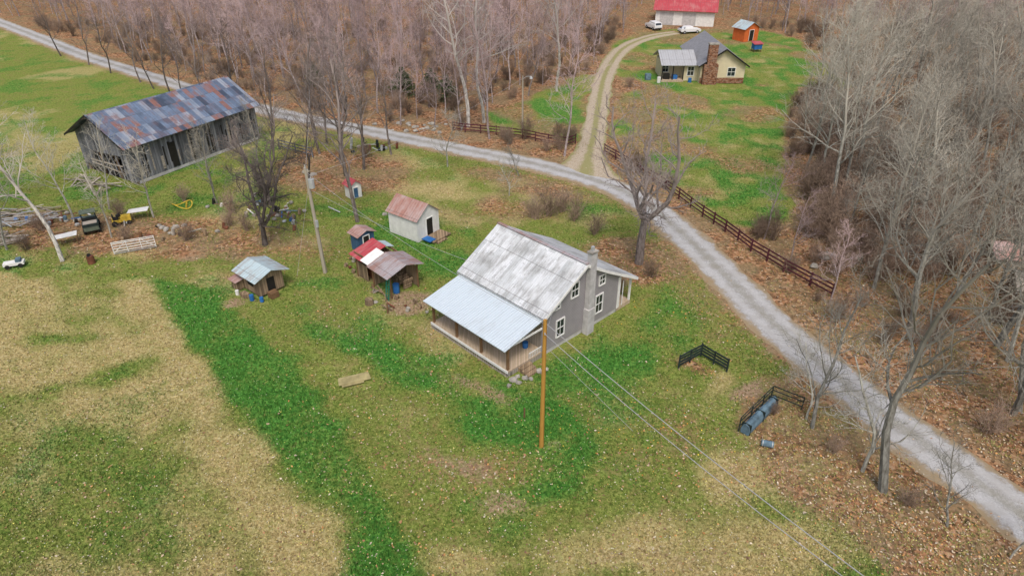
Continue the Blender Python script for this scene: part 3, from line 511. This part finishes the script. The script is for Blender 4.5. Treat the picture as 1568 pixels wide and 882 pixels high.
def junk(name,cx,cy,sx,sy,n,mats,sc_=1):
    b=B()
    for k in range(n):
        x,y=rnd.gauss(0,sx),rnd.gauss(0,sy); m=rnd.choice(mats)
        if k%3==0: b.cyl((x,y,0),(x+.1,y,rnd.uniform(.3,.7)*sc_),.17,.16,m,10)
        elif k%3==1: b.beam((x,y,.1),(x+rnd.gauss(0,.8),y+rnd.gauss(0,.8),.4),.12,.06,m)
        else: b.rock((x,y,.1),.25*sc_,rnd.choice(['stone',m]),k)
    return b.obj(name,None,(cx,cy,0))
allm=['bluepl','wall_w','rust','gal','rub','shedwood','lumber','post','rust','tarp']
junk('junk_pile',-23,63,2,1.4,34,allm); junk('junk_pile',-45,62,3,1.2,26,allm); junk('junk_pile',-33,59.5,3,1,20,['rust','shedwood','post','rub','stone']); junk('junk_pile',-27.5,66.5,2,1,16,allm); junk('scrap_heap',-17.8,83,1.8,1.1,30,['rust','gal','bfence','dark'],1.3); junk('junk_pile',-13.5,53.5,1.2,.8,10,['shedwood','rust','lumber','gal'],.7); junk('junk_pile',-8.5,46.3,1.2,.6,10,['shedwood','rust','lumber','stone'],.6)
# ------------------------------------------------------------------ fences
def railfence(name,P,mat,h=1.25,sp=2.2,rails=(.35,.75,1.12),pw=.13):
    b=B(); 
    for (x0,y0),(x1,y1) in zip(P[:-1],P[1:]):
        d=math.hypot(x1-x0,y1-y0); n=max(1,round(d/sp))
        for k in range(n+1):
            t=k/n; x=x0+(x1-x0)*t;y=y0+(y1-y0)*t
            if k or (x0,y0)==P[0]: b.box(x-pw/2,x+pw/2,y-pw/2,y+pw/2,-.2,h+rnd.uniform(-.04,.06),mat)
            if k<n:
                xn=x0+(x1-x0)*(k+1)/n; yn=y0+(y1-y0)*(k+1)/n
                for r in rails: b.beam((x,y,r+rnd.uniform(-.03,.03)),(xn,yn,r+rnd.uniform(-.03,.03)),.045,.14,mat)
    return b.obj(name)
railfence('brown_rail_fence',[(-8,90.2),(-6.3,89.4),(-2.1,88.3),(1.4,87),(4.7,85),(7,83.8),(8.2,85)],'fence')
railfence('brown_rail_fence',[(11.5,81.4),(13.7,77),(16,72.3),(17.9,67.5),(19.4,63.1),(20.8,59.7),(22.1,55.7),(23.9,52),(25.3,49.6),(26.4,47.7)],'fence')
railfence('black_corner_fence',[(11.8,38.3),(13.7,39.7),(15.1,37.9)],'bfence',1.1,1.2,(.25,.5,.75,1.0),.1)
b=B(); b.beam((0,0,.15),(3.5,0,.15),.05,.05,'gal'); 
for z_ in (.35,.6,.85,1.1,1.25): b.beam((0,0,z_),(3.5,0,z_),.04,.06,'wall_w')
for x in (0,1.17,2.33,3.5): b.beam((x,0,.1),(x,0,1.3),.05,.05,'wall_w')
b.beam((0,0,.2),(1.17,0,1.2),.04,.04,'wall_w'); b.beam((3.5,0,.2),(2.33,0,1.2),.04,.04,'wall_w'); b.obj('metal_farm_gate',None,(-36.4,54.9,0),.43)
railfence('gray_board_fence',[(-29.5,83),(-27,81.5),(-24.5,80)],'barnwood',1.3,2.4)
G=group('cattle_chute_panel',(14.5,31.6,0),math.atan2(3.3,3.3)); L=4.4
b=B(); b.prism([(-.26,.05),(.26,.05),(.30,.36),(.2,.7),(.05,.8),(-.15,.72),(-.30,.4)],0,L-.6,'tarp'); b.obj('rolled_panel',G)
b=B()
for k in (0,3,6): b.box(.1+k*.58,.14+k*.58,-.32,.32,.03,.83,'bfence')
for x in (0,1.5,3.0,4.2): b.beam((x,.4,0),(x,.4,1.15),.06,.06,'bfence')
for zz in (.4,.8,1.12): b.beam((0,.42,zz),(4.3,.42,zz),.04,.06,'bfence')
for zz in (.4,.8,1.12): b.beam((4.3,.4,zz),(4.7,-1.5,zz-.1),.04,.06,'bfence')
b.beam((4.7,-1.5,0),(4.7,-1.5,1.1),.06,.06,'bfence'); b.obj('black_rails',G)
b=B(); b.cyl((-.36,0,.2),(.36,0,.2),.2,.2,'tarp',14); b.cyl((-.3,0,.2),(-.26,0,.2),.215,.215,'gal',14); b.cyl((.26,0,.2),(.3,0,.2),.215,.215,'gal',14); b.obj('blue_barrel',None,(15.6,30.6,0),-.3)
b=B(); b.cyl((0,0,-.1),(0,0,.75),.06,.05,'post',8); b.obj('yard_stake',None,(.8,33.2,0))
b=B(); b.cyl((0,0,-.1),(.05,0,.9),.07,.06,'post',8); b.obj('yard_stake',None,(-9.9,45.3,0))
b=B(); b.cyl((0,0,-.1),(0,0,.45),.38,.33,'shedwood',12); b.rock((.5,.1,.1),.2,'stone',3); b.obj('tree_stump',None,(-11.6,46.7,0))
stones('field_rocks',[(-34.5,60.5,.35),(-34,60.2,.3),(-33.2,60.6,.35),(-32.5,61,.3),(-35,61,.25),(-13,63.5,.3),(-24,75,.5),(-23,74.2,.4),(28.5,54.5,.7),(26.9,52.8,.4),(29.6,54.8,.4)])
stones('ditch_rocks',[(-14+rnd.gauss(0,3),91.5+rnd.gauss(0,1.2),rnd.uniform(.2,.45)) for k in range(26)])
# ------------------------------------------------------------------ poles + wires
G=group('utility_pole',(-16.4,51.8,0)); b=B(); b.cyl((0,0,-.2),(-.25,0,9.7),.17,.12,'pole',12); b.obj('pole',G)
b=B(); b.beam((-.5,0,9.4),(.1,0,9.4),.1,.1,'pole'); b.cyl((.1,-.1,8.0),(.1,-.1,8.75),.24,.24,'gal',14); b.cyl((.1,-.1,8.75),(.1,-.1,8.95),.06,.04,'gal',8); b.cyl((-.25,0,9.7),(-.25,0,9.95),.05,.03,'gal',8); b.box(-.05,.15,-.3,-.1,4.5,5.1,'gal'); b.obj('transformer',G)
G=group('utility_pole',(1.8,30.6,0)); b=B(); b.cyl((0,0,-.2),(0,0,9.3),.15,.11,'pole2',12); b.obj('pole',G); b=B(); b.cyl((0,.1,9.05),(0,.3,9.05),.04,.04,'gal',8); b.cyl((0,-.1,8.5),(0,-.25,8.5),.04,.04,'gal',8); b.obj('insulators',G)
G=group('utility_pole',(17,9,0)); b=B(); b.cyl((0,0,-.2),(0,0,9.3),.15,.11,'pole2',12); b.obj('pole',G)
G=group('street_lamp',(1.4,88.9,0)); b=B(); b.cyl((0,0,-.2),(0,0,7.6),.13,.09,'pole',10); b.obj('pole',G); b=B(); b.tube([(0,0,7.2),(.5,-.2,7.6),(1.0,-.4,7.65)],.035,'gal'); b.cyl((1.0,-.4,7.65),(1.05,-.42,7.35),.12,.22,'gal',12); b.obj('lamp_arm',G)
G=group('power_lines'); b=B()
def wire(p,q,sag,r=.012):
    p,q=Vector(p),Vector(q); P=[p.lerp(q,k/24)-Vector((0,0,sag*4*(k/24)*(1-k/24))) for k in range(25)]; b.tube(P,r,'wire',4)
wire((1.8,30.7,9.05),(17,9,9),.5,.02); wire((1.8,30.4,8.5),(17.3,9,8.3),.7,.018); wire((-16.6,51.8,9.3),(1.8,30.6,9.0),.6)
wire((-16.6,51.8,9.6),(-33,118,9.5),1.2); wire((-16.4,51.7,7.8),(-2.5,44.5,4.9),.4); wire((1.8,30.6,8.2),(2.9,40.2,3.9),.2); wire((-16.6,51.7,9.),(1.4,88.9,7.3),.8); wire((1.9,30.6,7.5),(7.6,31.9,0),.0,.014); wire((-16.5,51.8,8.5),(-18.7,51.2,0),0,.012)
b.obj('wires',G)
# ------------------------------------------------------------------ trees
def treemesh(name,seed,h=14,r=.17,n=(14,6,4),mat=None,start=.3,l1=.42,tw=.016,wig=1.,up=.3,ang=(.6,1.1),stems=1,fork=None):
    R=random.Random(seed); V=[];Fc=[]
    def tube(P,r0,r1,k):
        m=len(P); base=len(V)
        for i,p in enumerate(P):
            d=(P[min(i+1,m-1)]-P[max(i-1,0)]).normalized(); a=d.orthogonal().normalized(); b=d.cross(a); rr=r0+(r1-r0)*i/(m-1)
            for j in range(k):
                an=2*math.pi*j/k; V.append(p+(a*math.cos(an)+b*math.sin(an))*rr)
        for i in range(m-1):
            for j in range(k):
                o=base+i*k; Fc.append((o+j,o+(j+1)%k,o+k+(j+1)%k,o+k+j))
    def grow(p,d,L,r,lev):
        ns=[8,5,3,2][lev]; P=[p.copy()]; q=p.copy(); dd=d.copy()
        for i in range(ns):
            dd=(dd+Vector((R.gauss(0,1),R.gauss(0,1),R.gauss(0,.6)+[.6,up*1.6,up*1.6,.2][lev]))*[.09,.2,.22,.2][lev]*wig).normalized()
            q=q+dd*L/ns; P.append(q.copy())
        tube(P,r,max(r*.3,tw*.6),[6,4,3,3][lev])
        if lev==3: return
        nb=n[lev]; st=[start,.15,.1][lev]
        for b in range(nb):
            f=st+(1-st)*(b+R.random())/nb; i=min(int(f*ns),ns-1); u=f*ns-i; pp=P[i].lerp(P[i+1],u); ax=(P[i+1]-P[i]).normalized()
            side=ax.orthogonal().normalized(); side.rotate(Quaternion(ax,R.uniform(0,6.283)))
            nd=(ax*R.uniform(*ang)+side).normalized()
            grow(pp,nd,L*[l1,.5,.5][lev]*(1.2-f*.6)*R.uniform(.65,1.2),max(r*(1-.72*f)*.52,tw),lev+1)
    if fork:
        fh,fn,ft=fork; tube([Vector((0,0,-.2)),Vector((.05,.08,fh*.5)),Vector((0.1,0,fh+.1))],r,r*.75,8); a0=R.uniform(0,6.28)
        for s in range(fn):
            a=a0+s*6.283/fn+R.uniform(-.4,.4); tt=ft*R.uniform(.6,1.2); grow(Vector((.1,0,fh)),Vector((math.cos(a)*tt,math.sin(a)*tt,1)).normalized(),(h-fh)*R.uniform(.75,1.05),r*R.uniform(.5,.65),0)
    else:
      for s in range(stems):
        if stems==1: grow(Vector((0,0,-.2)),Vector((0,0,1)),h,r,0)
        else:
            a=R.uniform(0,6.28); t=R.uniform(.15,.75); grow(Vector((R.gauss(0,.15),R.gauss(0,.15),-.1)),Vector((math.cos(a)*t,math.sin(a)*t,1)).normalized(),h*R.uniform(.6,1.1),r,1)
    me=bpy.data.meshes.new(name); me.from_pydata(V,[],Fc); me.materials.append(mat); return me
def place(me,name,x,y,s=1,rz=None,parent=None,tilt=(0,0),sz=1):
    o=bpy.data.objects.new(name,me); sc.collection.objects.link(o); o.location=(x,y,0); o.scale=(s,s,s*sz); o.rotation_euler=(tilt[0],tilt[1],rnd.uniform(0,6.28) if rz is None else rz)
    if parent: o.parent=parent
    return o
topT=[treemesh('bare_tree_top%d'%i,100+i,h=13,r=.13,n=(15,6,5),mat=M['barkTop'],start=.28,l1=.35,tw=.015) for i in range(6)]
rT=[treemesh('bare_tree_gray%d'%i,200+i,h=16,r=.19,n=(19,8,6),mat=M['barkR'],start=.28,l1=.36,tw=.012) for i in range(5)]
rT2=[treemesh('bare_tree_far_gray%d'%i,230+i,h=15,r=.16,n=(16,7,5),mat=M['barkR'],start=.3,l1=.34,tw=.013) for i in range(4)]
dT=[treemesh('bare_tree_dark%d'%i,300+i,h=13,r=.17,n=(13,6,5),mat=M['barkD'],start=.28,l1=.42,tw=.011,wig=1.3) for i in range(3)]
wT=[treemesh('bare_tree_white%d'%i,330+i,h=18,r=.24,n=(14,6,5),mat=M['barkW'],start=.4,l1=.36,tw=.015) for i in range(2)]
sT=[treemesh('shrub%d'%i,400+i,h=2.6,r=.03,n=(0,7,5),mat=M['shrub'],tw=.011,stems=16,up=.5) for i in range(4)]
bigT=treemesh('spreading_tree',511,h=13.5,r=.36,n=(11,7,5),mat=M['barkD'],start=.1,l1=.4,tw=.013,wig=1.9,up=.3,fork=(3.6,4,.95))
vineT=treemesh('tangled_tree',502,h=10,r=.28,n=(9,10,6),mat=M['barkD'],start=.1,l1=.42,tw=.012,wig=1.8,up=.0,fork=(1.6,4,.6))
leanT=treemesh('lichen_tree',503,h=15,r=.27,n=(15,8,6),mat=M['barkR'],start=.3,l1=.42,tw=.013,wig=1.3,up=.4)
smT=[treemesh('small_tree%d'%i,520+i,h=7,r=.1,n=(14,7,5),mat=M['barkR'],start=.15,l1=.45,tw=.009,wig=1.3) for i in range(2)]
place(bigT,'bare_tree',11.4,53.4,1.12,.7); place(vineT,'bare_tree',-23.3,57,1.05,0); place(vineT,'bare_tree',-25.5,66,.8,2.); place(leanT,'bare_tree',21.1,27.1,1.0,1,tilt=(rad(-8),rad(9)))
place(leanT,'bare_tree',32.5,33.5,.85,3.,tilt=(rad(-4),rad(4))); place(leanT,'bare_tree',36,41,.95,5.); place(leanT,'bare_tree',30.5,43,.9,2.2)
place(wT[0],'bare_tree',-40.6,53.8,.78,1,tilt=(0,rad(-6))); place(dT[0],'bare_tree',-15.5,61.9,1.25,.4); place(dT[1],'bare_tree',-19.2,73.9,1.1); place(dT[2],'bare_tree',-24,81.4,1.1); place(dT[0],'bare_tree',-17.5,76,1.1)
place(wT[0],'bare_tree',-6,91.5,1.15); place(wT[1],'bare_tree',-3.9,93.7,1.1); place(wT[1],'bare_tree',7.1,109.5,1.); place(smT[0],'bare_tree',-7.7,77,.95); place(smT[1],'bare_tree',.8,73.9,.6); place(smT[0],'bare_tree',-.3,68.3,.6)
place(smT[1],'bare_tree',19,32.2,1.3); place(smT[0],'bare_tree',20.6,28.6,1.2); place(smT[1],'bare_tree',23.4,24.6,.7); place(smT[0],'bare_tree',18.9,33,.8); place(smT[1],'bare_tree',25.5,22.6,.6)
for x,y,s in ((-36.5,63,.6),(-44,62,.7),(-47,56,.7),(-52,60,.8),(-33,70,.5),(-31,66,.55),(-38.5,58.5,.55),(-28,71,.6),(-55,66,.8),(-49,54,.6),(-42,65,.6)): place(rnd.choice(rT2),'bare_tree',x,y,s)
for x,y,s in ((-29,79,.8),(-21,79,.9),(-26,88,.9),(-33,92,.85),(-39,97,.9),(-22.5,70,.8),(-46,102,.8),(-54,108,.85),(-62,115,.8),(-50,104,.7),(-70,121,.8),(-15,81,.8),(-28,75,.7),(-42,99,.6),(-58,111,.7),(-77,127,.8),(-86,134,.8),(-24,85,.8)): place(rnd.choice(dT),'bare_tree',x,y,s)
for x,y,s in ((3.7,63.4,1.3),(5.2,64.2,1.1),(2.3,62.6,1.1),(6.3,62.2,1.0),(-28,61,.8),(-31,58,.7),(8,59,.8),(9,48.5,.7),(12,51,.7),(-40,63,.8),(-46,60,.8),(-45,56,.7),(-35,67,.7),(-18,80,.8),(7.6,86,.9),(6,87.5,.8),(19.5,30,.5),(22,26,.6),(17,33.5,.4),(-29,64,.9),(-26,60,.7),(-37,58,.6),(-50,57,.9)): place(rnd.choice(sT),'bare_shrub',x,y,s)
FT=group('distant_forest'); FR=group('roadside_forest'); US=group('forest_undergrowth')
def near_any(x,y,L): return any((x-a)**2+(y-b_)**2<r*r for a,b_,r in L)
avoid=[(34.6,120,11),(39,170,14),(49,148,7),(47,137,4),(31.5,160,4),(38.5,155,4),(43,52.5,3.5),(41.8,47,3),(43,50,2),(1.4,88.9,2)]
def test(x,y,tree=True):
    xa=np.array([x]);ya=np.array([y])
    if not north(xa,ya)[0]: return False
    for ddx in ((0,-2.2) if tree else (0,)):
        for P in (LAWN,STRIP,BACK):
            if inpoly(xa+ddx,ya,P)[0]: return False
    if min((x-p.x)**2+(y-p.y)**2 for p in RP[::4])<17: return False
    if min((x-p.x)**2+(y-p.y)**2 for p in DP[::4])<9: return False
    return not near_any(x,y,avoid)
yy=24.; cnt=0
while yy<232:
    sp=5.0 if yy<60 else (4.7 if yy<130 else 5.3)
    lim=.63*yy+22; xx=-lim
    while xx<lim:
        x=xx+rnd.uniform(-.5,.5)*sp; y=yy+rnd.uniform(-.5,.5)*sp
        if test(x,y):
            if x>26 and y<135:
                if not(x<30 and y<75 and rnd.random()<.6): place(rnd.choice(rT if y<75 else rT2),'tree',x,y,rnd.uniform(.5,1.12),parent=FR,tilt=(rnd.gauss(0,.05),rnd.gauss(0,.05)))
            else: place(rnd.choice(topT),'tree',x,y,rnd.uniform(.5,1.15),parent=FT,tilt=(rnd.gauss(0,.05),rnd.gauss(0,.05)))
            cnt+=1
        xx+=sp
    yy+=sp
k=0
for i in range(2600):
    y=rnd.uniform(28,165); x=rnd.uniform(-1,1)*(.63*y+22)
    if test(x,y,False) and (y>58 or rnd.random()<.5): place(rnd.choice(sT),'shrub',x,y,rnd.uniform(.4,1.1),parent=US); k+=1
for i in range(260):
    x=rnd.uniform(28,50); y=rnd.uniform(50,105)
    if test(x,y): place(rnd.choice(sT),'shrub',x,y,rnd.uniform(.8,1.7),parent=US); k+=1
print('trees',cnt,'shrubs',k)
def evergreen(seed):
    R=np.random.RandomState(seed); N=2600; h=4.5; zz=R.rand(N)**.8*h; rr=(1-zz/h)**.8*1.7*np.sqrt(R.uniform(.1,1,N))*(1+.35*np.sin(zz*6+R.rand(N))); an=R.rand(N)*6.28
    c=np.stack([rr*np.cos(an),rr*np.sin(an),zz+.3],1); d=R.normal(size=(N,3))*.12; e=R.normal(size=(N,3))*.12
    co=np.stack([c-d,c+d,c+e],1).reshape(-1,3); o=fastmesh('evergreen_tree',co,np.arange(N*3).reshape(-1,3),None,M['ever']); 
    b=B(); b.cyl((0,0,-.1),(0,0,3.8),.1,.04,'post',6); b.obj('trunk',o); return o
for i,(x,y,s) in enumerate(((-17,107,1.1),(-10,104,1.),(-13,110,.9),(-32,112,.9))):
    e0=evergreen(i+1); e0.location=(x,y,0); e0.scale=(s*1.2,s*1.2,s*.8)
# ------------------------------------------------------------------ grass tufts and fallen leaves
def scatter(n,ymin,ymax,seed):
    R=np.random.RandomState(seed); u=R.rand(n); y=ymin*(ymax/ymin)**u; x=(R.rand(n)*2-1)*(.62*y+16); return x,y,R
def clear_of_buildings(x,y):
    k=np.ones(x.shape,bool)
    def rect(loc,rz,x0,x1,y0,y1):
        c,s=math.cos(rz),math.sin(rz); dx=x-loc[0];dy=y-loc[1]; u=dx*c+dy*s; v=-dx*s+dy*c
        return (u>x0)&(u<x1)&(v>y0)&(v<y1)
    for a in (((2.3,39.7),rad(-46),-8.7,.6,-3.7,10.3),((-42,71.4),rad(60),0,17.8,0,9.4),((-8.9,57.4),rad(-37.5),-3.8,1.6,0,3),((-14,55.3),rad(-45),-1.3,0,0,1.7),((-20.7,47.5),rad(-40),-2.3,0,0,2.3),((-9.9,47.4),rad(-47),-5.3,.2,0,2.9),((-17.2,67.3),rad(-50),-1.3,0,0,1.3),((-10.9,36.9),.35,-1.2,1.2,-.6,.5)): k&=~rect(*a)
    return k
x,y,R=scatter(240000,17,85,5); l,t_,li,di,dd=zs(x,y); w=np.clip(1-li*.8-di*.7,0,1)
keep=(dd>2.5)&(R.rand(len(x))<w)&clear_of_buildings(x,y); x,y,l,t_=x[keep],y[keep],l[keep],t_[keep]; n=len(x)
l=np.clip((l-.4)*1.6+.4+(R.rand(n)-.5)*.6,0,1); t_=np.clip((t_-.4)*1.5+.4+(R.rand(n)-.5)*.6,0,1)
pz=hgt(x,y); hh=(.04+.09*R.rand(n))*(.7+.9*l); 
mid=np.array([.195,.25,.06]); lu=np.array([.085,.245,.045]); ta=np.array([.48,.39,.19])
c=mid[None]*(1-t_[:,None])+ta[None]*t_[:,None]; c=c*(1-l[:,None])+lu[None]*l[:,None]; c=c*(.5+.85*R.rand(n))[:,None]
co=np.zeros((n,2,3,3)); 
for k in range(2):
    a=R.rand(n)*6.28; wd=.03+.03*R.rand(n); ox=R.normal(size=n)*.04; oy=R.normal(size=n)*.04
    co[:,k,0]=np.stack([x+ox-np.cos(a)*wd,y+oy-np.sin(a)*wd,pz-.05],1); co[:,k,1]=np.stack([x+ox+np.cos(a)*wd,y+oy+np.sin(a)*wd,pz-.05],1); co[:,k,2]=np.stack([x+ox+R.normal(size=n)*.05,y+oy+R.normal(size=n)*.05,pz+hh],1)
cc=np.repeat(np.concatenate([c,np.ones((n,1))],1),6,0); fastmesh('lawn_grass',co.reshape(-1,3),np.arange(n*6).reshape(-1,3),cc,attrmat('grass_blades'))
def leaves(name,n,ymin,ymax,seed,wfun,pal,size):
    x,y,R=scatter(n,ymin,ymax,seed); z_=zs(x,y); keep=(R.rand(n)<wfun(x,y,*z_))&clear_of_buildings(x,y); x,y=x[keep],y[keep]; n=len(x); dd=z_[4][keep]
    pz=hgt(x,y,np.clip((dd-3)/4,0,1))+.03+.03*R.rand(n); s=size*(.6+.8*R.rand(n)); a=R.rand(n)*6.28; tl=R.normal(size=(n,4))*.35
    co=np.zeros((n,4,3))
    for k in range(4): 
        an=a+k*math.pi/2; rr=s*(1.2 if k%2 else .7); co[:,k]=np.stack([x+np.cos(an)*rr,y+np.sin(an)*rr,pz+tl[:,k]*s],1)
    P=np.array(pal); c=P[R.randint(0,len(P),n)]*(.7+.6*R.rand(n))[:,None]; cc=np.repeat(np.concatenate([c,np.ones((n,1))],1),4,0)
    fastmesh(name,co.reshape(-1,3),np.arange(n*4).reshape(-1,4),cc,attrmat(name+'_mat'))
leaves('fallen_leaves',80000,17,85,8,lambda x,y,l,t,li,di,dd:np.where(dd<2.2,.03,.06+.8*li),[(.44,.25,.13),(.34,.19,.11),(.54,.42,.28),(.2,.12,.08),(.42,.31,.21),(.58,.5,.38),(.52,.28,.11)],.06)
leaves('pale_leaves',32000,17,50,9,lambda x,y,l,t,li,di,dd:np.where(dd<2.5,0,.3+.3*t),[(.58,.52,.32),(.58,.54,.16),(.60,.57,.44),(.58,.55,.14)],.033)
leaves('orange_leaves',8000,22,50,10,lambda x,y,l,t,li,di,dd:np.exp(-((x-7.5)**2/18+(y-32)**2/7))*.6+np.exp(-((x-12)**2/20+(y-47)**2/20))*.45,[(.7,.38,.06),(.7,.55,.08),(.6,.22,.06)],.05)
# ------------------------------------------------------------------ light, sky, camera
w=bpy.data.worlds.new('World'); sc.world=w; w.use_nodes=True; nt=w.node_tree
sky=nt.nodes.new('ShaderNodeTexSky'); sky.sky_type='NISHITA'; sky.sun_disc=False; sky.sun_elevation=rad(58); sky.sun_rotation=rad(178); sky.dust_density=5; sky.ozone_density=.6
nt.links.new(sky.outputs[0],nt.nodes['Background'].inputs[0]); nt.nodes['Background'].inputs[1].default_value=.15
sd=bpy.data.lights.new('sun','SUN'); sd.energy=1.5; sd.angle=rad(14); sd.color=(1,.96,.9); so=bpy.data.objects.new('sun',sd); sc.collection.objects.link(so)
az=rad(178); el=rad(58); dv=Vector((math.sin(az)*math.cos(el),math.cos(az)*math.cos(el),math.sin(el))); so.rotation_euler=dv.to_track_quat('Z','Y').to_euler()
TH=rad(31.4); cd=bpy.data.cameras.new('camera'); co=bpy.data.objects.new('camera',cd); sc.collection.objects.link(co); co.location=(0,0,30); co.rotation_euler=(math.pi/2-TH,0,0)
cd.sensor_width=36; cd.lens=36*1044/1568; cd.clip_end=6000; sc.camera=co
sc.view_settings.view_transform='Standard'; sc.view_settings.look='None'; sc.view_settings.exposure=0
